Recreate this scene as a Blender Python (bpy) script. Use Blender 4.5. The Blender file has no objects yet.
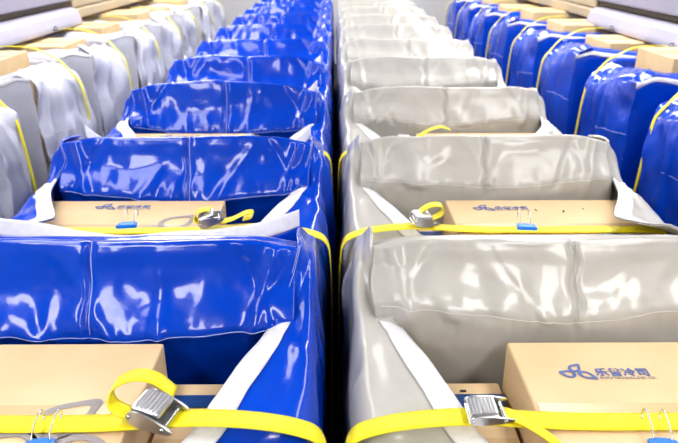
import bpy, bmesh, math, random
from mathutils import Vector, noise, Matrix

scene = bpy.context.scene
COL = scene.collection
PI = math.pi

# ------------------------------------------------------------------ helpers
def lerp(a, b, t): return a + (b - a) * t
def sstep(a, b, x):
    t = max(0.0, min(1.0, (x - a) / (b - a))); return t * t * (3 - 2 * t)

def crom(pts, t):
    """Catmull-Rom through equally spaced tuples, t in 0..1"""
    n = len(pts) - 1
    s = min(max(t, 0.0), 1.0) * n
    i = min(int(s), n - 1); f = s - i
    p1 = pts[i]; p2 = pts[i + 1]
    p0 = pts[i - 1] if i > 0 else tuple(2 * a - b for a, b in zip(p1, p2))
    p3 = pts[i + 2] if i + 2 <= n else tuple(2 * b - a for a, b in zip(p1, p2))
    return tuple(0.5 * (2 * b + (c - a) * f + (2 * a - 5 * b + 4 * c - d) * f * f + (-a + 3 * b - 3 * c + d) * f ** 3)
                 for a, b, c, d in zip(p0, p1, p2, p3))

def link(name, me, mat, parent=None, smooth=True):
    o = bpy.data.objects.new(name, me)
    COL.objects.link(o)
    if mat: me.materials.append(mat)
    if parent: o.parent = parent
    if smooth:
        for p in me.polygons: p.use_smooth = True
    return o

def grid_obj(name, pts, nu, nv, mat, parent, thick=0.0025, offset=-1):
    """pts[i][j], i in 0..nu, j in 0..nv"""
    me = bpy.data.meshes.new(name)
    vs = [tuple(pts[i][j]) for i in range(nu + 1) for j in range(nv + 1)]
    fs = [(i * (nv + 1) + j, (i + 1) * (nv + 1) + j, (i + 1) * (nv + 1) + j + 1, i * (nv + 1) + j + 1)
          for i in range(nu) for j in range(nv)]
    me.from_pydata(vs, [], fs); me.update()
    o = link(name, me, mat, parent)
    if thick:
        m = o.modifiers.new('cloth_thickness', 'SOLIDIFY'); m.thickness = thick; m.offset = offset
    return o

def bevel_box_bm(bm, c, s, bev=0.003, seg=2, rot=None):
    r = bmesh.ops.create_cube(bm, size=1.0)
    vs = r['verts']
    for v in vs:
        v.co = Vector((v.co.x * s[0], v.co.y * s[1], v.co.z * s[2]))
    es = list({e for v in vs for e in v.link_edges})
    if bev:
        out = bmesh.ops.bevel(bm, geom=es, offset=bev, segments=seg, affect='EDGES', profile=0.5)
        vs = list({v for f in out['faces'] for v in f.verts} | {v for v in vs if v.is_valid})
    M = Matrix.Translation(Vector(c)) @ (rot.to_4x4() if rot else Matrix.Identity(4))
    for v in vs: v.co = M @ v.co

def bm_obj(name, bm, mat, parent=None, smooth=False):
    me = bpy.data.meshes.new(name); bm.normal_update(); bm.to_mesh(me); bm.free()
    return link(name, me, mat, parent, smooth)

def box_obj(name, c, s, mat, parent=None, bev=0.003, rot=None, seg=2):
    bm = bmesh.new(); bevel_box_bm(bm, c, s, bev, seg, rot)
    return bm_obj(name, bm, mat, parent)

def tube_bm(bm, path, r, sides=8):
    rings = []
    n = len(path)
    prevn = None
    for i, p in enumerate(path):
        p = Vector(p)
        t = (Vector(path[min(i + 1, n - 1)]) - Vector(path[max(i - 1, 0)])).normalized()
        if prevn is None:
            a = Vector((0, 0, 1)) if abs(t.z) < 0.9 else Vector((1, 0, 0))
            nn = t.cross(a).normalized()
        else:
            nn = (prevn - t * prevn.dot(t)).normalized()
        prevn = nn; b = t.cross(nn)
        rings.append([bm.verts.new(p + nn * r * math.cos(2 * PI * k / sides) + b * r * math.sin(2 * PI * k / sides)) for k in range(sides)])
    for i in range(n - 1):
        for k in range(sides):
            bm.faces.new((rings[i][k], rings[i][(k + 1) % sides], rings[i + 1][(k + 1) % sides], rings[i + 1][k]))
    bm.faces.new(rings[0][::-1]); bm.faces.new(rings[-1])

def tube_obj(name, path, r, mat, parent, sides=6):
    bm = bmesh.new(); tube_bm(bm, path, r, sides)
    return bm_obj(name, bm, mat, parent, True)

def thing(name, label, cat, loc=(0, 0, 0), group=None):
    o = bpy.data.objects.new(name, None); COL.objects.link(o)
    o.location = loc; o.empty_display_size = 0.1
    o['label'] = label; o['category'] = cat
    if group: o['group'] = group
    return o

def dup_tree(o, parent=None):
    c = o.copy(); COL.objects.link(c)
    if parent: c.parent = parent
    for ch in list(o.children): dup_tree(ch, c)
    return c

# ------------------------------------------------------------------ materials
def mat_new(name):
    m = bpy.data.materials.new(name); m.use_nodes = True
    nt = m.node_tree; b = nt.nodes['Principled BSDF']
    return m, nt, b

def coords(nt):
    return nt.nodes.new('ShaderNodeTexCoord').outputs['Object']

def noise_tex(nt, co, scale, detail=3, rough=0.5, typ='FBM', dist=0.0):
    n = nt.nodes.new('ShaderNodeTexNoise'); n.noise_type = typ
    n.inputs['Scale'].default_value = scale; n.inputs['Detail'].default_value = detail
    if 'Roughness' in n.inputs: n.inputs['Roughness'].default_value = rough
    n.inputs['Distortion'].default_value = dist
    nt.links.new(co, n.inputs['Vector'])
    return n.outputs[0]

def ramp(nt, fac, c0, c1, p0=0.3, p1=0.7):
    r = nt.nodes.new('ShaderNodeValToRGB')
    r.color_ramp.elements[0].color = (*c0, 1); r.color_ramp.elements[1].color = (*c1, 1)
    r.color_ramp.elements[0].position = p0; r.color_ramp.elements[1].position = p1
    nt.links.new(fac, r.inputs[0]); return r.outputs[0]

def bump(nt, b, h, strength, dist, prev=None):
    n = nt.nodes.new('ShaderNodeBump'); n.inputs['Strength'].default_value = strength
    n.inputs['Distance'].default_value = dist
    nt.links.new(h, n.inputs['Height'])
    if prev: nt.links.new(prev, n.inputs['Normal'])
    nt.links.new(n.outputs[0], b.inputs['Normal']); return n.outputs[0]

def pvc(name, c0, c1, rough, spec=0.5, coat=0.0, crease=0.35):
    m, nt, b = mat_new(name); co = coords(nt)
    nt.links.new(ramp(nt, noise_tex(nt, co, 5, 3), c0, c1), b.inputs['Base Color'])
    b.inputs['Roughness'].default_value = rough
    b.inputs['Specular IOR Level'].default_value = spec
    b.inputs['Coat Weight'].default_value = coat; b.inputs['Coat Roughness'].default_value = 0.07
    p = bump(nt, b, noise_tex(nt, co, 9, 3, 0.45, dist=0.6), crease, 0.012)
    p = bump(nt, b, noise_tex(nt, co, 28, 2, 0.5), crease * 0.3, 0.002, p)
    bump(nt, b, noise_tex(nt, co, 900, 1), 0.06, 0.0006, p)
    return m

M = {}
M['blue'] = pvc('glossy_blue_pvc', (0.0, 0.040, 0.46), (0.0, 0.058, 0.60), 0.21, 0.20, 0.5)
M['grey'] = pvc('light_grey_pvc', (0.42, 0.405, 0.37), (0.50, 0.485, 0.45), 0.34, 0.38, 0.4)
M['cool'] = pvc('cool_grey_pvc', (0.46, 0.47, 0.54), (0.56, 0.57, 0.64), 0.42, 0.35, 0.0)

def webbing(name, col, col2, rough, scale=700):
    m, nt, b = mat_new(name); co = coords(nt)
    nt.links.new(ramp(nt, noise_tex(nt, co, 60, 4), col, col2), b.inputs['Base Color'])
    b.inputs['Roughness'].default_value = rough
    w = nt.nodes.new('ShaderNodeTexWave'); w.inputs['Scale'].default_value = scale; w.inputs['Distortion'].default_value = 1.0
    nt.links.new(co, w.inputs['Vector'])
    bump(nt, b, w.outputs[1], 0.25, 0.0006)
    return m
M['trim'] = webbing('white_webbing', (0.72, 0.71, 0.74), (0.82, 0.81, 0.83), 0.7)
M['yellow'] = webbing('yellow_polyester', (0.88, 0.74, 0.0), (0.95, 0.83, 0.005), 0.45, 400)

def plain(name, col, rough=0.5, metal=0.0, spec=0.5, bs=0, bd=0.001, col2=None, ns=20):
    m, nt, b = mat_new(name); co = coords(nt)
    nt.links.new(ramp(nt, noise_tex(nt, co, ns, 4), col, col2 or tuple(min(1, c * 1.06) for c in col)), b.inputs['Base Color'])
    b.inputs['Roughness'].default_value = rough; b.inputs['Metallic'].default_value = metal
    b.inputs['Specular IOR Level'].default_value = spec
    if bs: bump(nt, b, noise_tex(nt, co, bs, 3), 0.3, bd)
    return m
M['thread'] = plain('pale_thread', (0.35, 0.42, 0.75), 0.6)
M['thread_grey'] = plain('grey_thread', (0.62, 0.61, 0.60), 0.6)
M['card'] = plain('cardboard', (0.68, 0.485, 0.265), 0.75, bs=70, bd=0.0015, col2=(0.77, 0.57, 0.34), ns=6, spec=0.3)
M['ink'] = plain('blue_ink', (0.075, 0.12, 0.33), 0.7, col2=(0.12, 0.18, 0.42), ns=120)
M['inkgrey'] = plain('grey_ink', (0.30, 0.27, 0.27), 0.7, ns=60)
M['dark'] = plain('dark_mark', (0.05, 0.035, 0.025), 0.8)
M['tapeblue'] = plain('navy_tape', (0.008, 0.05, 0.20), 0.3)
M['tapeclear'] = plain('tan_packing_tape', (0.64, 0.45, 0.24), 0.22)
M['metal'] = plain('brushed_zinc', (0.62, 0.62, 0.63), 0.32, metal=1.0, bs=200, bd=0.0003)
M['wire'] = plain('steel_wire', (0.55, 0.55, 0.53), 0.25, metal=1.0)
M['tag'] = plain('blue_plastic', (0.01, 0.19, 0.72), 0.35)
M['tagtext'] = plain('pale_blue_lettering', (0.35, 0.6, 0.9), 0.5)
M['panel'] = plain('grey_wall_panel', (0.30, 0.29, 0.37), 0.5, bs=300, bd=0.0005)
M['ledge'] = plain('white_ledge_plastic', (0.33, 0.32, 0.40), 0.4)
M['beige'] = plain('beige_panel', (0.36, 0.29, 0.19), 0.55)
M['groove'] = plain('shadow_gap_brown', (0.12, 0.095, 0.06), 0.7)
M['floor'] = plain('dark_carpet', (0.012, 0.013, 0.018), 0.95, bs=400, bd=0.002)
M['ceil'] = plain('ceiling_panel', (0.22, 0.22, 0.23), 0.8)
M['wallm'] = plain('pale_wall', (0.62, 0.62, 0.65), 0.7)
M['lamp_frame'] = plain('white_metal_frame', (0.75, 0.75, 0.75), 0.4)
M['anchor'] = plain('dark_steel_anchor', (0.08, 0.09, 0.13), 0.4, metal=0.6)

def emit(name, col, s):
    m, nt, b = mat_new(name)
    b.inputs['Base Color'].default_value = (0.8, 0.8, 0.8, 1)
    b.inputs['Emission Color'].default_value = (*col, 1); b.inputs['Emission Strength'].default_value = s
    return m
LAMP = 15.0
for _i, _s in enumerate((19.0, 9.5, 20.0, 20.0, 17.0)):
    M['lamp%d' % _i] = emit('lit_diffuser', (1.0, 0.985, 0.96), _s)

# ------------------------------------------------------------------ cloth displacement
def wrinkle(p, seed, amp):
    """smooth billows plus sharper ridges; same point -> same shift, so sewn edges stay joined"""
    q = Vector((p.x * 1.0, p.y, p.z)) + Vector((seed * 3.17, seed * 1.3, seed * 2.1))
    a = noise.noise_vector(q * 5.0) * 0.010
    b = noise.noise_vector(q * 13.0) * 0.0045
    r = noise.ridged_multi_fractal(Vector((q.x * 6, q.y * 6, q.z * 4)), 1.0, 2.1, 3, 1.0, 2.0)
    c = Vector((0.2, -0.7, 0.4)) * (r - 1.2) * 0.0035
    return (a + b + c) * amp

W = 0.90          # bag width
ST = {}           # stations for side panels: (y, [(x,z)*5])
ST['centre'] = [
    (0.155, [(0.060, 1.120), (0.040, 1.110), (0.012, 1.035), (0.010, 0.60), (0.020, 0.03)]),
    (0.060, [(0.058, 1.142), (0.040, 1.130), (0.010, 1.045), (0.008, 0.60), (0.020, 0.03)]),
    (0.000, [(0.055, 1.138), (0.036, 1.120), (0.010, 1.040), (0.006, 0.60), (0.020, 0.03)]),
    (-0.025, [(0.072, 1.065), (0.042, 1.075), (0.010, 1.015), (0.004, 0.60), (0.020, 0.03)]),
    (-0.075, [(0.104, 0.988), (0.058, 1.006), (0.010, 0.975), (0.000, 0.60), (0.020, 0.03)]),
    (-0.200, [(0.150, 0.980), (0.080, 0.982), (0.012, 0.948), (-0.002, 0.60), (0.020, 0.03)]),
    (-0.360, [(0.207, 0.966), (0.108, 0.958), (0.018, 0.925), (0.000, 0.60), (0.020, 0.03)]),
    (-0.480, [(0.225, 0.985), (0.118, 0.970), (0.024, 0.930), (0.006, 0.60), (0.020, 0.03)]),
    (-0.590, [(0.190, 1.010), (0.105, 0.995), (0.032, 0.945), (0.012, 0.60), (0.020, 0.03)]),
]
ST['over'] = ST['centre'][:4] + [
    (-0.075, [(0.052, 1.025), (0.030, 1.010), (0.004, 0.970), (-0.006, 0.60), (0.012, 0.03)]),
    (-0.200, [(0.080, 1.022), (0.040, 1.008), (-0.006, 0.962), (-0.012, 0.60), (0.010, 0.03)]),
    (-0.360, [(0.155, 1.018), (0.072, 1.010), (-0.008, 0.955), (-0.014, 0.60), (0.010, 0.03)]),
    (-0.480, [(0.155, 1.045), (0.072, 1.025), (-0.006, 0.965), (-0.012, 0.60), (0.010, 0.03)]),
    (-0.590, [(0.120, 1.080), (0.060, 1.050), (0.004, 0.990), (0.000, 0.60), (0.012, 0.03)]),
]
ST['outer'] = [
    (0.000, [(0.150, 1.120), (0.115, 1.070), (0.070, 0.990), (0.060, 0.60), (0.05, 0.03)]),
    (-0.030, [(0.145, 1.135), (0.095, 1.090), (0.022, 1.005), (0.020, 0.60), (0.03, 0.03)]),
    (-0.090, [(0.140, 1.130), (0.090, 1.085), (0.008, 1.000), (0.002, 0.60), (0.02, 0.03)]),
    (-0.220, [(0.130, 1.140), (0.085, 1.110), (-0.002, 1.020), (-0.014, 0.60), (0.02, 0.03)]),
    (-0.380, [(0.120, 1.160), (0.080, 1.140), (-0.004, 1.045), (-0.018, 0.60), (0.02, 0.03)]),
    (-0.540, [(0.105, 1.180), (0.070, 1.165), (0.000, 1.075), (-0.010, 0.60), (0.02, 0.03)]),
    (-0.655, [(0.095, 1.175), (0.060, 1.160), (0.014, 1.080), (0.004, 0.60), (0.02, 0.03)]),
]
FACES = {
  'blue': [(-0.020, 0.56), (-0.035, 0.80), (-0.062, 0.915), (-0.086, 0.952), (-0.072, 0.985), (-0.036, 1.030),
    (-0.018, 1.080), (-0.006, 1.125), (0.008, 1.139), (0.055, 1.118), (0.110, 1.090), (0.150, 1.06), (0.152, 0.80), (0.150, 0.04)],
  'grey': [(-0.040, 0.56), (-0.062, 0.80), (-0.080, 0.940), (-0.080, 0.992), (-0.066, 1.018), (-0.040, 1.052),
    (-0.020, 1.090), (-0.006, 1.125), (0.008, 1.139), (0.055, 1.118), (0.110, 1.090), (0.150, 1.06), (0.152, 0.80), (0.150, 0.04)],
  'outer': [(-0.040, 0.56), (-0.045, 0.80), (-0.052, 0.92), (-0.056, 0.97), (-0.056, 1.02), (-0.055, 1.06),
    (-0.050, 1.10), (-0.042, 1.132), (-0.028, 1.142), (-0.016, 1.138), (-0.006, 1.110), (0.0, 1.05), (0.004, 0.80), (0.005, 0.04)],
}
FN = 13

def round_top(p):
    e = min(p.x, W - p.x)
    if p.z > 1.0 and p.y > -0.1:
        p.z -= 0.022 * (1 - sstep(0.02, 0.17, e)) * sstep(1.0, 1.12, p.z)
    return p

def bag(name, label, kind, col, seed, hi=True, near_left=False, sag=0.09, sag_pow=3.0, group=None, wav=1.0, lean=0.07, peak=0.0, seam=None, ztop=None):
    """kind 'centre' or 'outer'. near_left: the low-box side is local x=0, else it is x=W"""
    rnd = random.Random(seed)
    root = thing(name, label, 'bag', group=group)
    cm = M[col]; th = M['thread'] if col == 'blue' else M['thread_grey']
    outer = kind == 'outer'
    # --- back cover
    FACE = FACES['outer' if outer else col]
    NU, NV = (150, 96) if hi else (70, 48)
    sx = seam or 0.5 + rnd.uniform(-0.01, 0.01)
    folds = []
    for _ in range(8 if hi else 6):
        folds.append((rnd.uniform(0.05, 0.95), rnd.uniform(-1.6, 1.6), rnd.uniform(0.012, 0.034), rnd.uniform(0.005, 0.013) * rnd.choice((1, 1, -0.8)), rnd.uniform(0.03, 0.09)))
    def cover(u, t):
        y, z = crom(FACE, t)
        zst = FACE[3][1]
        f = t * FN
        edge = 4 * (u - 0.5) ** 2
        # inner corners: the cover follows the sewn edge of the side panel
        if outer:
            xe = 0.125
        else:
            xe = 0.055
        x = lerp(xe, W - xe, u)
        if 1.5 < f < 10:
            wgt = sstep(1.5, 3, f) * (1 - sstep(8.3, 10, f))
            z += (edge ** 0.7 * 0.036 + 0.002) * (1 - sstep(4, 7.0, f)) * sstep(1.8, 2.8, f)      # stitch line sags in the middle
            z += 0.006 * noise.noise(Vector((x * 4, seed * 1.7, 0))) * sstep(5, 8, f)
            z += peak * (1 - abs(u - 0.45) / 0.55) * 0.05 * sstep(5, 8, f)
            # centre seam: narrow valley with pucker
            d = (u - sx) * (W - 2 * xe) - 0.004 * math.sin(f * 3 + seed)
            sm = math.exp(-(d / 0.0075) ** 2)
            y += 0.010 * sm * wgt; z -= 0.004 * sm * wgt
            y -= 0.010 * math.exp(-(d / 0.055) ** 2) * wgt * sstep(3, 4.5, f) * (1 - sstep(6, 8, f)) * 0.6
            # folds rising from the stitch line
            zz = z - zst
            if -0.02 < zz < 0.2:
                for (u0, sl, wd, am, ln) in folds:
                    dd = (u - u0) * W - sl * zz * 0.6
                    k = math.exp(-(dd / wd) ** 2) * math.exp(-max(0, zz) / ln) * sstep(-0.01, 0.015, zz)
                    y -= am * k * wgt
            # small pucker along the stitch
            y += 0.0028 * noise.noise(Vector((x * 46, z * 9, seed))) * math.exp(-abs(zz) / 0.03)
            # pinched corner folds next to the side panels
            for c0, sg in ((0.0, 1), (1.0, -1)):
                du = (u - c0) * sg * W
                dd = du - 0.045 - 0.30 * (1.14 - z)
                y -= 0.010 * math.exp(-(dd / 0.016) ** 2) * wgt * (1 - sstep(7.5, 8.5, f))
                dd = du - 0.015 - 0.8 * (z - 0.96)
                y += 0.004 * math.exp(-(dd / 0.018) ** 2) * wgt * (1 - sstep(7.5, 8.5, f))
        p = Vector((x, y, z))
        k = 1.0 if f > 1 else 0.3
        if f > 8: k = lerp(1.0, 0.5, sstep(8, 9, f))
        k *= lerp(1.0, 0.6, sstep(5, 6.5, f))
        return round_top(p + wrinkle(p, seed, wav * k))
    # denser sampling of the visible face
    def tv(j):
        s = j / NV
        return (s * 2.2 / FN / 0.15) if s < 0.15 else (2.2 + (s - 0.15) / 0.65 * 7.3) / FN if s < 0.8 else (9.5 + (s - 0.8) / 0.2 * (FN - 9.5)) / FN
    grid_obj('seatback_cover', [[cover(i / NU, tv(j)) for j in range(NV + 1)] for i in range(NU + 1)], NU, NV, cm, root, 0.002, 1)
    if not outer or hi:
        tl = [cover(i / NU, 3.05 / FN) + Vector((0, -0.0025, -0.001)) for i in range(3, NU - 2)]
        tube_obj('stitching', tl, 0.0009, th, root, 5)
        sl = [cover(sx + 0.006, (3.2 + 0.2 * i) / FN) + Vector((0, -0.003, 0.001)) for i in range(25)]
        tube_obj('centre_seam', sl, 0.0014, th if col == 'blue' else cm, root, 5)
    # --- side panels
    for side in (0, 1):
        near = (side == 0) == near_left
        st = ST['outer'] if outer else (ST['centre'] if near else ST['over'])
        P, Q = (110, 70) if hi else (46, 34)
        sfold = [(rnd.uniform(-0.55, 0.05), rnd.uniform(-0.25, 0.25), rnd.uniform(0.012, 0.03), rnd.uniform(0.006, 0.016) * rnd.choice((1, -1))) for _ in range(7)]
        stf = [tuple([y] + [c for q in s for c in q]) for (y, s) in st]
        def sp(u, v, st=stf, side=side, outer=outer, sfold=sfold, near=near):
            a = crom(st, u); y = a[0]
            x, z = crom([(a[1 + 2 * k], a[2 + 2 * k]) for k in range(5)], v)
            # hanging folds on the outer face
            k = sstep(0.35, 0.6, v)
            if outer: k *= 1 - sstep(0.56, 0.64, -y)
            for (y0, s2, wd, am) in sfold:
                x -= am * (1.9 if col == 'cool' else 0.9) * k * math.exp(-((y - y0 - s2 * (1 - z)) / wd) ** 2)
            if not outer:
                # diagonal tension creases running from the sewn corner down to the strap
                kk = sstep(0.03, 0.2, v) * (1 - sstep(0.5, 0.62, v)) * sstep(0.12, 0.0, y + 0.0) 
                for y0, wd, am in ((-0.14, 0.022, 0.004), (-0.235, 0.03, -0.003), (-0.31, 0.022, 0.003)):
                    z += am * kk * math.exp(-((y - y0 + (v - 0.25) * 0.28) / wd) ** 2)
                z -= 0.006 * math.exp(-((y + 0.36) / 0.035) ** 2) * (1 - sstep(0.5, 0.6, v))
                # raised double-stitched pinch along the cover's edge
                if y > -0.09:
                    z += 0.006 * math.exp(-((v - 0.08) / 0.05) ** 2)
            p = Vector((x, y, z))
            if side: p.x = W - p.x
            kk2 = wav * (1.0 if not outer else 1.5)
            if not outer: kk2 *= lerp(0.45, 1.0, sstep(0.3, 0.6, v)) * (1 - 0.6 * math.exp(-((y + 0.36) / 0.06) ** 2))
            p = p + wrinkle(p, seed, kk2)
            return p if outer else round_top(p)
        def vv(j): return (j / Q) ** 1.25
        o = grid_obj('side_panel', [[sp(i / P, vv(j)) for j in range(Q + 1)] for i in range(P + 1)], P, Q, cm, root, 0.0025, -1 if side else 1)
        nst = len(st) - 1
        if not outer:
            u0, u1 = (4.18 if near else 4.02) / nst, 1.0
            R = 60 if hi else 26
            rows = []
            for i in range(R + 1):
                u = lerp(u0, u1, i / R); e = sp(u, 0.0)
                row = []
                for j in range(6):
                    # constant 44 mm width measured over the panel
                    a = sp(u, 0.0); b = sp(u, 0.25); L = max(0.03, (b - a).length)
                    v = 0.25 * 0.050 / L * j / 5
                    q = sp(u, v); q = q + Vector((0, 0, 0.0035))
                    row.append(q)
                rows.append(row)
            grid_obj('webbing_trim', rows, R, 5, M['trim'], root, 0.002, 0)
            if hi:
                for off in (0.028, 0.075):
                    tube_obj('stitching', [sp(lerp(1.9 / nst, 4.1 / nst, k / 24), off) + Vector((0.0, -0.001, 0.003)) for k in range(25)], 0.0008, th, root, 5)
        else:
            # pocket outline stitched on the aisle side
            if near:
                pth = [sp(lerp(3.6, 6.4, k / 10) / nst, 0.62) + Vector(((-0.002 if side == 0 else 0.002), 0, 0)) for k in range(11)]
                tube_obj('stitching', pth, 0.0012, th, root, 5)
    # --- front panel with trim
    FU, FV = (120, 40) if hi else (50, 22)
    zt0 = 1.20 if outer else (ztop or (1.128 if col == 'blue' else 1.045))
    sw = rnd.uniform(-0.04, 0.04)
    def fp(u, t):
        e = abs(2 * u - 1 + sw * (1 - abs(2 * u - 1)))
        s = sag * (1 - e ** sag_pow)
        if outer:
            x = lerp(0.004, W - 0.004, u)
            prof = [(-0.590, zt0 - s), (-0.640, zt0 - s - 0.016), (-0.664, zt0 - s * 0.9 - 0.07), (-0.660, 0.85), (-0.650, 0.03)]
            ec = min(u, 1 - u) * W
            prof = [(y, z - 0.05 * (1 - sstep(0, 0.10, ec)) * (1 if i < 2 else 0.4)) for i, (y, z) in enumerate(prof)]
        else:
            x = lerp(0.062, W - 0.062, u)
            k = s / max(sag, 1e-4)
            b = -0.612
            prof = [(b + 0.012 + lean * k, zt0 - s), (b + 0.004 + lean * 0.62 * k, zt0 - s - 0.030), (b + lean * 0.2 * k, zt0 - s - 0.075),
                    (b - 0.005, 0.80), (b, 0.03)]
        y, z = crom(prof, t)
        y += 0.012 * noise.noise(Vector((x * 7, z * 3, seed + 9.0))) * (1 - sstep(0.4, 0.8, t))
        p = Vector((x, y, z))
        return p + wrinkle(p, seed + 0.5, wav * 0.8)
    def tf(j): return (j / FV) ** 1.8
    grid_obj('front_panel', [[fp(i / FU, tf(j)) for j in range(FV + 1)] for i in range(FU + 1)], FU, FV, cm, root, 0.0025, 0)
    rows = []
    for i in range(FU + 1):
        u = i / FU; row = []
        ua = u if near_left else 1 - u
        t0 = lerp(0.30, 0.42, ua) if outer else 0.0
        for j in range(6):
            a = fp(u, t0); b = fp(u, t0 + 0.25); L = max(0.02, (b - a).length)
            q = fp(u, t0 + 0.25 * 0.044 / L * j / 5)
            n = Vector((0, -0.0035, 0.0022)); row.append(q + n)
        rows.append(row)
    grid_obj('webbing_trim', rows, FU, 5, M['trim'], root, 0.002, 0)
    # --- inside floor of the bag, where the boxes stand
    box_obj('inner_base', (W / 2, -0.29, 0.54), (W - 0.06, 0.60, 0.02), cm, root, 0.004)
    return root

# ------------------------------------------------------------------ printed emblem
def extrude_poly(bm, pts, z0, th):
    vb = [bm.verts.new((x, y, z0)) for x, y in pts]; vt = [bm.verts.new((x, y, z0 + th)) for x, y in pts]
    n = len(pts); bm.faces.new(vt); bm.faces.new(vb[::-1])
    for i in range(n): bm.faces.new((vb[i], vb[(i + 1) % n], vt[(i + 1) % n], vt[i]))

def ring(bm, outer, inner, z0, th):
    n = len(outer)
    o0 = [bm.verts.new((x, y, z0)) for x, y in outer]; o1 = [bm.verts.new((x, y, z0 + th)) for x, y in outer]
    i0 = [bm.verts.new((x, y, z0)) for x, y in inner]; i1 = [bm.verts.new((x, y, z0 + th)) for x, y in inner]
    for k in range(n):
        m = (k + 1) % n
        bm.faces.new((o1[k], o1[m], i1[m], i1[k])); bm.faces.new((o0[m], o0[k], i0[k], i0[m]))
        bm.faces.new((o0[k], o0[m], o1[m], o1[k])); bm.faces.new((i0[m], i0[k], i1[k], i1[m]))

def petal(cx, cy, rot, L, Wd, s=1.0, n=40):
    """a leaf with one pointed corner (rot = direction of the point) and a blunt round root"""
    out = []
    for k in range(n):
        a = 2 * PI * k / n
        r = 1.0 + 0.38 * max(0, math.cos(a)) ** 7 + 0.06 * math.cos(2 * a)
        x = L * r * math.cos(a) * s; y = Wd * math.sin(a) * (1 - 0.10 * math.cos(a)) * s
        out.append((cx + x * math.cos(rot) - y * math.sin(rot), cy + x * math.sin(rot) + y * math.cos(rot)))
    return out

def emblem_bm(size, th=0.0006, inner=0.54):
    bm = bmesh.new()
    for (cx, cy, rot, L, Wd) in ((-0.44, -0.16, math.radians(160), 0.36, 0.33), (0.02, 0.34, math.radians(48), 0.36, 0.32), (0.46, -0.26, math.radians(-35), 0.44, 0.30)):
        o = petal(cx, cy, rot, L, Wd); i = petal(cx, cy, rot, L, Wd, inner)
        ring(bm, [(x * size, y * size) for x, y in o], [(x * size, y * size) for x, y in i], 0, th)
    return bm

_txt = {}
def text_mesh(s, size):
    key = (s, size)
    if key not in _txt:
        c = bpy.data.curves.new('lettering', 'FONT'); c.body = s; c.size = size; c.extrude = 0.0003; c.offset = size * 0.022
        o = bpy.data.objects.new('lettering', c); COL.objects.link(o)
        dg = bpy.context.evaluated_depsgraph_get()
        me = bpy.data.meshes.new_from_object(o.evaluated_get(dg)); me.name = 'lettering'
        bpy.data.objects.remove(o); _txt[key] = me
    return _txt[key]

def carton(name, label, x0, x1, y0, y1, z0, z1, seed, group=None, print_at=None, big_at=None, tape=False, holes=(), rz=0.0, marks=()):
    cx, cy = (x0 + x1) / 2, (y0 + y1) / 2
    root = thing(name, label, 'box', (cx, cy, z0), group)
    root.rotation_euler.z = rz
    w, d, h = x1 - x0, y1 - y0, z1 - z0
    # body: slightly bowed panels with soft corners
    bm = bmesh.new(); bevel_box_bm(bm, (0, 0, h / 2), (w, d, h), 0.005, 3)
    bmesh.ops.subdivide_edges(bm, edges=[e for e in bm.edges if e.calc_length() > 0.15], cuts=7, use_grid_fill=True)
    for v in bm.verts:
        n = noise.noise(Vector((v.co.x * 6 + seed, v.co.y * 6, v.co.z * 6)))
        kx = 1 - (2 * v.co.x / w) ** 2; ky = 1 - (2 * v.co.y / d) ** 2
        if v.co.z > h * 0.9: v.co.z += 0.0008 * n * kx * ky
    body = bm_obj('carton_body', bm, M['card'], root)
    zt = h + 0.0016
    # flap joint with packing tape along the middle of the lid
    box_obj('packing_tape', (0, -d * 0.02, zt - 0.0006), (w - 0.012, 0.05, 0.0008), M['tapeclear'], root, 0)
    if print_at:
        px, py = print_at[0] - cx, print_at[1] - cy
        e = bm_obj('printed_emblem', emblem_bm(0.035), M['ink'], root); e.location = (px, py, zt)
        t = bpy.data.objects.new('printed_lettering', text_mesh('乐普冷司', 0.0255)); COL.objects.link(t); t.parent = root
        t.location = (px + 0.034, py - 0.010, zt + 0.0002)
        if not t.data.materials: t.data.materials.append(M['ink'])
        s = bpy.data.objects.new('printed_small_lettering', text_mesh('SHIPU TECHNOLOGY CO.', 0.0088)); COL.objects.link(s); s.parent = root
        s.location = (px + 0.038, py - 0.021, zt + 0.0002)
        if not s.data.materials: s.data.materials.append(M['inkgrey'])
    if big_at:
        px, py, sc = big_at[0] - cx, big_at[1] - cy, big_at[2]
        e = bm_obj('large_printed_emblem', emblem_bm(sc, 0.0006, 0.70), M['inkgrey'], root); e.location = (px, py, zt + 0.0005)
    if tape:
        box_obj('navy_tape_band', (0, d * 0.5 - 0.060, h + 0.0025), (w - 0.004, 0.036, 0.003), M['tapeblue'], root, 0.001)
        box_obj('printed_arrow', (0.03, d * 0.5 - 0.03, h + 0.002), (0.012, 0.006, 0.001), M['dark'], root, 0)
    for (hx, hy, hz, face) in holes:   # punched hand holes
        bm = bmesh.new()
        bmesh.ops.create_cone(bm, cap_ends=True, segments=16, radius1=0.009, radius2=0.009, depth=0.002)
        o = bm_obj('hand_hole', bm, M['dark'], root)
        if face == 'x': o.rotation_euler = (0, PI / 2, 0); o.scale = (1.5, 1, 1)
        o.location = (hx - cx, hy - cy, hz - z0)
    for (mx, my, sx_, sy_, a) in marks:
        o = box_obj('ink_mark', (0, 0, 0), (sx_, sy_, 0.0008), M['dark'], root, 0)
        o.location = (mx - cx, my - cy, zt + 0.0006); o.rotation_euler.z = a
    return root

# ------------------------------------------------------------------ straps
def ribbon(name, path, y_of, width, mat, parent, th=0.0022, per=8, closed=False):
    """path: list of (x, z) or (x,z,dy); ribbon lies flat with its width along y"""
    pts = [(p[0], p[1], p[2] if len(p) > 2 else 0.0) for p in path]
    n = (len(pts) - 1) * per
    rows = []
    for i in range(n + 1):
        x, z, dy = crom(pts, i / n)
        y = y_of + dy
        rows.append([Vector((x, y + width * (k / 4 - 0.5), z)) for k in range(5)])
    return grid_obj(name, rows, n, 4, mat, parent, th, 0)

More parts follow.
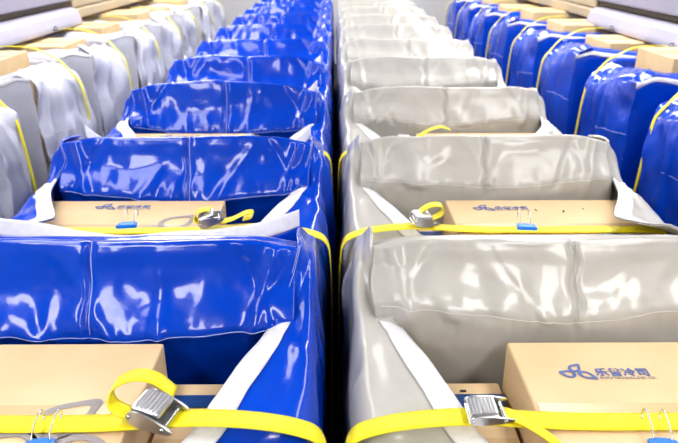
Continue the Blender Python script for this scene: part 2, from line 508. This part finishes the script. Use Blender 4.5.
def buckle(parent, x, y, z, tilt=0.0, yaw=0.0, s=1.0, flat=False):
    R = Matrix.Rotation(tilt, 3, 'Y')
    # two cheek plates shaped like a teardrop, a body plate and a ribbed cam lever
    bm = bmesh.new()
    for sy in (-1, 1):
        out = []
        for k in range(28):
            a = 2 * PI * k / 28
            rx = 0.036 + 0.006 * math.cos(a); rz = 0.013 * (1 - 0.35 * math.cos(a))
            out.append((rx * math.cos(a), rz * math.sin(a)))
        vs0 = [bm.verts.new((px, sy * 0.0255, pz)) for px, pz in out]
        vs1 = [bm.verts.new((px, sy * 0.0285, pz)) for px, pz in out]
        bm.faces.new(vs0[::sy]); bm.faces.new(vs1[::-sy])
        for k in range(28):
            q = (vs0[k], vs1[k], vs1[(k + 1) % 28], vs0[(k + 1) % 28])
            bm.faces.new(q if sy > 0 else q[::-1])
    bevel_box_bm(bm, (0, 0, -0.009), (0.060, 0.052, 0.003), 0.001, 1)
    bmesh.ops.recalc_face_normals(bm, faces=bm.faces)
    b = bm_obj('cam_buckle', bm, M['metal'], parent)
    b.location = (x, y, z); b.rotation_euler = (0, tilt, yaw); b.scale = (s, s, s * (0.6 if flat else 1))
    bm = bmesh.new()
    bevel_box_bm(bm, (-0.004, 0, 0.013), (0.046, 0.046, 0.010), 0.004, 3)
    for k in range(6):
        bevel_box_bm(bm, (-0.020 + k * 0.0062, 0, 0.0185), (0.0030, 0.042, 0.003), 0.001, 1)
    l = bm_obj('cam_lever', bm, M['metal'], b); l.rotation_euler = (0, math.radians(-6), 0)
    for px in (-0.026, 0.027):
        tube_obj('cam_pin', [(px, -0.031, 0.001), (px, -0.01, 0.001), (px, 0.01, 0.001), (px, 0.031, 0.001)], 0.0032, M['wire'], b, 10)
    return b

def strap(label, xb, ys, path, bx, bz, btilt, tails=(), cat='strap', group=None, s=1.0, yaw=0.0, flat=False):
    root = thing('lashing_strap', label, cat, (xb, ys, 0.0), group)
    ribbon('webbing', path, 0.0, 0.042, M['yellow'], root, per=8)
    if bx is not None: buckle(root, bx, 0.0, bz, btilt, s=s, yaw=yaw, flat=flat)
    for t in tails: ribbon('loose_tail', t, 0.0, 0.034, M['yellow'], root, per=8)
    return root

def seal(label, x, y, z, lean=0.0, group='blue seal tags hooked on the yellow straps'):
    root = thing('seal_tag', label, 'tag', (x, y, z), group)
    root.rotation_euler.z = lean
    bm = bmesh.new()
    # shield-like body lying on the lid, a little raised at the wire end
    pts = [(-0.024, 0.0), (-0.021, 0.012), (-0.008, 0.016), (0.008, 0.016), (0.021, 0.012), (0.024, 0.0), (0.026, -0.028), (0.020, -0.034), (-0.020, -0.034), (-0.026, -0.028)]
    extrude_poly(bm, pts, 0.002, 0.008)
    es = [e for e in bm.edges if abs(e.verts[0].co.z - e.verts[1].co.z) < 1e-6 and e.verts[0].co.z > 0.005]
    bmesh.ops.bevel(bm, geom=es, offset=0.002, segments=2, affect='EDGES')
    b = bm_obj('tag_body', bm, M['tag'], root); b.rotation_euler.x = math.radians(-10)
    for k in range(2):
        box_obj('raised_line', (0, -0.010 - k * 0.010, 0.0103), (0.032, 0.004, 0.001), M['tagtext'], b, 0)
    for sx in (-0.014, 0.014):
        pth = [(sx, 0.008, 0.006), (sx, 0.016, 0.016), (sx + 0.001, 0.035, 0.024), (sx + 0.002, 0.058, 0.026), (sx + 0.002, 0.068, 0.021), (sx + 0.002, 0.071, 0.010), (sx + 0.001, 0.064, 0.003)]
        pp = [crom(pth, k / 24) for k in range(25)]
        tube_obj('wire_hook', pp, 0.0016, M['wire'], root, 8)
    return root

# ------------------------------------------------------------------ place the four columns of bags
ORD = ['first', 'second', 'third', 'fourth', 'fifth', 'sixth', 'seventh', 'eighth', 'ninth', 'tenth']
Y0, PITCH = 1.24, 0.80
XB, XG = -0.925, 0.025      # left edges of the centre blue and grey bags
XLO, XRO = -1.355 - W, 1.355
NROW = 10

gB = 'blue bags in the centre-left column'; gG = 'pale grey bags in the centre-right column'
specs_b = {0: dict(seed=11, sag=0.10, seam=0.457), 1: dict(seed=23, sag=0.084, sag_pow=2.2, lean=0.05), 2: dict(seed=37, sag=0.17, peak=0.6)}
specs_g = {0: dict(seed=52, sag=0.10, seam=0.525), 1: dict(seed=64, sag=0.11, sag_pow=4.0), 2: dict(seed=71, sag=0.09)}
def lab_b(k):
    return ['large glossy royal blue bag closest to the camera, cut off by the left edge',
            'glossy blue bag second from the camera, white trim sagging over its box',
            'blue bag third from the camera, its cover peaked in the middle'][k] if k < 3 else \
        'small-looking blue bag, %s from the camera in the centre-left column' % ORD[k]
def lab_g(k):
    return ['large pale grey bag closest to the camera, cut off by the right edge',
            'pale grey bag second from the camera with its whole open mouth in view',
            'pale grey bag third from the camera in the centre-right column'][k] if k < 3 else \
        'pale grey bag, %s from the camera in the centre-right column' % ORD[k]

protoB, protoG = [], []
for k in range(NROW):
    y = Y0 + PITCH * k
    if k < 3:
        r = bag('tarpaulin_bag', lab_b(k), 'centre', 'blue', near_left=False, group=gB, **specs_b[k])
        r.location = (XB, y, 0)
        r = bag('tarpaulin_bag', lab_g(k), 'centre', 'grey', near_left=True, group=gG, **specs_g[k])
        r.location = (XG, y, 0)
    else:
        for col, x, protos, lab, grp, nl in (('blue', XB, protoB, lab_b, gB, False), ('grey', XG, protoG, lab_g, gG, True)):
            if k < 6:
                r = bag('tarpaulin_bag', lab(k), 'centre', col, 100 + k * 7 + (3 if nl else 0), hi=False, near_left=nl, sag=0.12 + 0.02 * (k % 2), group=grp, wav=1.0, lean=0.06, peak=0.25 * (k % 2))
                protos.append(r)
            else:
                r = dup_tree(protos[(k * 2) % 3]); r['label'] = lab(k)
            r.location = (x + 0.006 * math.sin(k * 2.3), y, 0)

gL = 'grey bags in the window column on the left'; gR = 'blue bags in the window column on the right'
pL, pR = [], []
for i, k in enumerate(range(1, NROW)):
    y = Y0 + PITCH * k
    for col, x, protos, side, grp, nl in (('cool', XLO, pL, 'left', gL, False), ('blue', XRO, pR, 'right', gR, True)):
        label = '%s bag in the %s window column, %s one counted from the camera' % ('soft grey draped' if side == 'left' else 'upright shiny blue', side, ORD[i])
        if i in (1, 2, 3):
            r = bag('tarpaulin_bag', label, 'outer', col, 200 + k * 5 + (40 if nl else 0), hi=(i < 3), near_left=nl, sag=0.05, group=grp,
                    wav=(2.1 if side == 'left' else 1.3))
            protos.append(r)
            r.location = (x, y, 0)
        else:
            r = None
        if r is None:
            pass
    # second pass below once the first bags exist
for i, k in enumerate(range(1, NROW)):
    if i in (1, 2, 3): continue
    y = Y0 + PITCH * k
    for x, protos, side in ((XLO, pL, 'left'), (XRO, pR, 'right')):
        r = dup_tree(protos[i % 3])
        r['label'] = '%s bag in the %s window column, %s one counted from the camera' % ('soft grey draped' if side == 'left' else 'upright shiny blue', side, ORD[i])
        r.location = (x + 0.01 * math.sin(i * 1.9), y, 0)

# ------------------------------------------------------------------ cartons in the bags
ZT = 0.970
def cy(k): return Y0 + PITCH * k
gC = 'wide cartons lying in the centre bags'
blue_lab = ['wide carton in the closest blue bag, large pale emblem under the strap', 'wide carton with printed logo in the second blue bag',
            'carton sliver showing in the third blue bag']
grey_lab = ['wide carton with blue logo in the closest grey bag', 'wide carton with printed logo and dark marks in the second grey bag',
            'carton sliver showing in the third grey bag under a yellow strap']
for k in range(3):
    y1 = cy(k) - 0.118; y0 = y1 - 0.42
    xs = XB + 0.030
    carton('cardboard_box', blue_lab[k], xs, -0.342, y0, y1, 0.5515, ZT, 3 + k, gC,
           print_at=(-0.695, cy(k) - 0.175) if k else None, big_at=(-0.458, cy(k) - (0.40, 0.345, 0.345)[k], 0.140))
    # low box with navy tape beside it
    if k < 2:
        carton('cardboard_box', 'low carton with navy tape beside the wide one in the %s blue bag' % ('closest' if k == 0 else 'second'),
               -0.330, -0.115, cy(k) - 0.50, cy(k) - 0.135, 0.5515, 0.885, 13 + k, 'low cartons beside the wide ones', tape=True)
        carton('cardboard_box', 'low carton with navy tape beside the wide one in the %s grey bag' % ('closest' if k == 0 else 'second'),
               0.115, 0.330, cy(k) - 0.50, cy(k) - 0.135, 0.5515, 0.885, 16 + k, 'low cartons beside the wide ones', tape=True)
    mk = [(0.50 + 0.10, cy(k) - 0.21, 0.004, 0.012, 0.3), (0.68, cy(k) - 0.22, 0.006, 0.014, -0.4), (0.745, cy(k) - 0.20, 0.004, 0.008, 0.2)] if k == 1 else \
         [(0.66, cy(k) - 0.27, 0.004, 0.010, 0.4)]
    carton('cardboard_box', grey_lab[k], 0.342, XG + W - 0.032, y0, y1, 0.5515, ZT, 23 + k, gC,
           print_at=(0.446, cy(k) - (0.222, 0.19, 0)[k]) if k < 2 else None, big_at=(0.80, cy(k) - 0.40, 0.10) if k == 1 else None,
           holes=[(0.3405, cy(k) - 0.24, 0.885, 'x')], marks=mk)
gCL = 'cartons standing tall in the window column on the left'; gCR = 'cartons standing tall in the window column on the right'
for i, k in enumerate(range(2, NROW)):
    y = cy(k)
    h = 1.215 + 0.02 * math.sin(i * 2.1)
    for sgn, side, grp in ((-1, 'left', gCL), (1, 'right', gCR)):
        a, b = 1.60 + 0.01 * math.sin(i * 3 + sgn), 2.10
        x0, x1 = (a, b) if sgn > 0 else (-b, -a)
        carton('cardboard_box', 'carton topping the %s bag from the camera in the %s window column' % (ORD[k - 1], side),
               x0, x1, y - 0.50, y - 0.10, 0.5515, h - (0.035 if sgn < 0 else 0.018), 40 + i, grp)

# ------------------------------------------------------------------ straps and seals
gS = 'yellow straps across the centre bags'
def centre_strap(k, sgn, bx, bz, tilt, tails, label, dz=0.0):
    """sgn -1: blue bags, +1: grey bags; x given outward from the centre gap"""
    f = lambda x: sgn * x
    path = [(f(0.012), 0.30), (f(0.010), 0.70), (f(0.014), 0.88), (f(0.026), 0.942), (f(0.060), 0.965), (f(0.12), 0.979), (f(0.19), 0.986), (f(0.25), 0.986), (f(0.33), 0.980),
            (f(0.42), 0.976), (f(0.55), 0.9755), (f(0.68), 0.9755), (f(0.80), 0.9755), (f(0.87), 0.9755), (f(0.902), 0.972), (f(0.911), 0.955), (f(0.911), 0.80), (f(0.911), 0.60)]
    return strap(label, 0, cy(k) - 0.365, path, f(bx) if bx else None, bz, tilt, tails, group=gS, s=1.12 if k == 0 and sgn < 0 else 1.0, yaw=-0.28 if (k, sgn) == (0, -1) else (0.15 if k == 1 else 0), flat=(k, sgn) == (0, 1))
centre_strap(0, -1, 0.295, 1.000, math.radians(14),
             [[(-0.320, 0.995, 0.0), (-0.350, 1.000, 0.004), (-0.370, 1.012, 0.015), (-0.365, 1.030, 0.035), (-0.335, 1.034, 0.052), (-0.305, 1.022, 0.058), (-0.275, 0.995, 0.055)]],
             'yellow strap over the closest blue bag, tail looped above its metal buckle')
centre_strap(0, 1, 0.245, 1.000, math.radians(-2),
             [[(0.275, 0.994, 0.0), (0.300, 0.992, -0.012), (0.325, 0.988, -0.035), (0.35, 0.986, -0.075), (0.375, 0.985, -0.13), (0.40, 0.984, -0.17)]],
             'yellow strap over the closest grey bag with a loose tail hanging forward')
centre_strap(1, -1, 0.345, 1.010, math.radians(-14),
             [[(-0.365, 0.998, 0), (-0.385, 1.010, 0.0), (-0.378, 1.028, 0.01), (-0.345, 1.030, 0.02), (-0.335, 1.015, 0.02)],
              [(-0.315, 0.998, 0.01), (-0.285, 1.002, 0.02), (-0.255, 1.014, 0.03), (-0.235, 1.012, 0.045), (-0.235, 0.998, 0.05), (-0.26, 0.992, 0.045)]],
             'yellow strap over the second blue bag with tail wadded at the buckle')
centre_strap(1, 1, 0.240, 1.008, math.radians(10),
             [[(0.215, 1.006, 0.0), (0.235, 1.028, 0.01), (0.265, 1.042, 0.02), (0.295, 1.036, 0.03), (0.298, 1.015, 0.03), (0.27, 1.002, 0.02)]],
             'yellow strap over the second grey bag, tail curled up over the buckle')
centre_strap(2, -1, 0.335, 1.010, math.radians(-10),
             [[(-0.36, 1.0, 0), (-0.385, 1.008, 0.0), (-0.375, 1.022, 0.01), (-0.34, 1.022, 0.02), (-0.33, 1.01, 0.02)]],
             'yellow strap over the third blue bag')
centre_strap(2, 1, 0.27, 1.006, math.radians(8),
             [[(0.30, 1.005, 0), (0.36, 1.03, 0.05), (0.42, 1.035, 0.10), (0.47, 1.01, 0.15)]],
             'yellow strap over the third grey bag with tail flung back')
seal('blue seal tag on the strap of the closest blue bag', -0.465, cy(0) - 0.420, ZT + 0.003, 0.10)
seal('blue seal tag hooked on the strap of the second blue bag', -0.545, cy(1) - 0.440, ZT + 0.050, 0.12)
seal('blue seal tag hooked on the strap of the second grey bag', 0.505, cy(1) - 0.435, ZT + 0.040, -0.12)
seal('wire-hooked seal tag on the closest grey bag, at the bottom edge', 0.515, cy(0) - 0.425, ZT + 0.003, -0.10)

gO = 'yellow straps round the window-column bags'
for i, k in enumerate(range(1, NROW)):
    for sgn, side in ((-1, 'left'), (1, 'right')):
        f = lambda x: sgn * x
        r0 = 1.352
        wob = 0.012 * math.sin(k * 1.7 + sgn)
        path = [(f(r0), 0.20, 0.03), (f(r0 - 0.015), 0.5, 0.02), (f(r0 - 0.012), 0.8, 0.0), (f(r0 - 0.004), 0.96, -0.01), (f(r0 + 0.014), 1.03, 0), (f(r0 + 0.055), 1.085, 0.0), (f(r0 + 0.10), 1.138, 0),
                (f(r0 + 0.145), 1.165, 0.0), (f(1.58), 1.205, 0.0), (f(1.68), 1.216, 0), (f(1.75), 1.214, 0), (f(1.775), 1.208, 0), (f(1.782), 1.20, 0)]
        path = [(x, z, dy) for x, z, dy in path]
        root = thing('lashing_strap', 'yellow strap hanging down the aisle side of the %s bag in the %s window column' % (ORD[i], side), 'strap', (0, cy(k) - 0.075 + wob, 0), gO)
        ribbon('webbing', path, 0.0, 0.021, M['yellow'], root, per=6)
        # wall anchor the strap hooks to
        a = thing('strap_anchor', 'small dark anchor on the edge of the %s ledge beside the %s bag' % (side, ORD[i]), 'hook', (f(1.778), cy(k) - 0.075 + wob, 1.200), 'strap anchors along the ledges')
        box_obj('anchor_plate', (0, 0, 0.010), (0.03, 0.03, 0.008), M['anchor'], a, 0.002)
        tube_obj('anchor_ring', [(0.011 * math.cos(t * PI / 8), 0.0, 0.018 + 0.011 * math.sin(t * PI / 8)) for t in range(9)], 0.003, M['anchor'], a, 6)

# ------------------------------------------------------------------ the cabin around the bags
def struct(o):
    o['kind'] = 'structure'; return o
YA, YB = -2.0, 10.5
struct(box_obj('floor', (0, (YA + YB) / 2, -0.05), (5.4, YB - YA, 0.1), M['floor'], None, 0))
struct(box_obj('ceiling', (0, (YA + YB) / 2, 2.55), (5.4, YB - YA, 0.1), M['ceil'], None, 0))
struct(box_obj('wall_left', (-2.55, (YA + YB) / 2, 1.25), (0.3, YB - YA, 2.5), M['wallm'], None, 0))
struct(box_obj('wall_right', (2.55, (YA + YB) / 2, 1.25), (0.3, YB - YA, 2.5), M['wallm'], None, 0))
struct(box_obj('wall_back', (0, YB + 0.05, 1.25), (5.4, 0.1, 2.5), M['wallm'], None, 0))
struct(box_obj('wall_front', (0, YA - 0.05, 1.25), (5.4, 0.1, 2.5), M['groove'], None, 0))

def profile_run(name, prof, ya, yb, mat, sgn):
    """closed (x,z) profile swept along y"""
    bm = bmesh.new()
    A = [bm.verts.new((sgn * x, ya, z)) for x, z in prof]; B = [bm.verts.new((sgn * x, yb, z)) for x, z in prof]
    n = len(prof)
    for i in range(n): bm.faces.new((A[i], A[(i + 1) % n], B[(i + 1) % n], B[i]))
    bm.faces.new(A[::-1]); bm.faces.new(B); bmesh.ops.recalc_face_normals(bm, faces=bm.faces)
    o = bm_obj(name, bm, mat, None, False)
    m = o.modifiers.new('soft_edges', 'BEVEL'); m.width = 0.012; m.segments = 3; m.limit_method = 'ANGLE'
    return struct(o)
n = 1
for sgn, side in ((-1, 'left'), (1, 'right')):
    lip = [(1.80, 1.188), (1.795, 1.215), (1.82, 1.285), (1.85, 1.305), (2.42, 1.305), (2.42, 1.188)]
    lip2 = [(1.86, 1.215), (1.86, 1.285), (2.42, 1.285), (2.42, 1.215)]
    profile_run('trim_%d' % n, lip, -1.9, 4.9, M['ledge'], sgn); n += 1
    profile_run('trim_%d' % n, lip2, 4.905, YB, M['beige'], sgn); n += 1
    profile_run('trim_%d' % n, [(1.90, 1.304), (1.90, 1.352), (2.42, 1.352), (2.42, 1.304)], -1.9, 4.95, M['groove'], sgn); n += 1
    profile_run('trim_%d' % n, [(1.845, 1.35), (1.80, 1.62), (1.92, 1.92), (2.42, 1.95), (2.42, 1.35)], -1.9, 4.95, M['panel'], sgn); n += 1
    profile_run('trim_%d' % n, [(1.875, 1.29), (1.875, 1.62), (1.95, 1.92), (2.42, 1.95), (2.42, 1.29)], 4.955, YB, M['beige'], sgn); n += 1

# ceiling lights: long fixtures along the cabin
for sx, nm in ((-1.15, 'left'), (1.15, 'right')):
    for j in range(5):
        y = -0.9 + j * 2.45
        t = thing('ceiling_light', 'long white ceiling light above the %s aisle, %s from the front' % (nm, ORD[j]), 'lamp', (sx, y, 2.5), 'long ceiling lights above the aisles')
        box_obj('frame', (0, 0, -0.015), (0.46, 2.2, 0.03), M['lamp_frame'], t, 0.004)
        box_obj('diffuser', (0, 0, -0.034), (0.42, 2.14, 0.008), M['lamp%d' % j], t, 0.002)

# ------------------------------------------------------------------ world, camera, colour
w = bpy.data.worlds.new('world'); scene.world = w; w.use_nodes = True
w.node_tree.nodes['Background'].inputs[0].default_value = (0.9, 0.94, 1.0, 1)
w.node_tree.nodes['Background'].inputs[1].default_value = 0.3

cam = bpy.data.cameras.new('camera'); co = bpy.data.objects.new('camera', cam); COL.objects.link(co)
cam.lens = 35.0; cam.sensor_width = 36.0; cam.clip_start = 0.02
co.location = (0, 0, 1.70)
co.rotation_euler = (math.radians(90 - 22.65), 0, math.radians(-0.35))
cam.dof.use_dof = True; cam.dof.focus_distance = 1.35; cam.dof.aperture_fstop = 5.6
scene.camera = co
scene.cycles.use_denoising = True
scene.cycles.max_bounces = 8
scene.view_settings.view_transform = 'Standard'
scene.view_settings.look = 'None'
scene.view_settings.gamma = 1.0
scene.view_settings.use_curve_mapping = False
scene.view_settings.exposure = 0.0
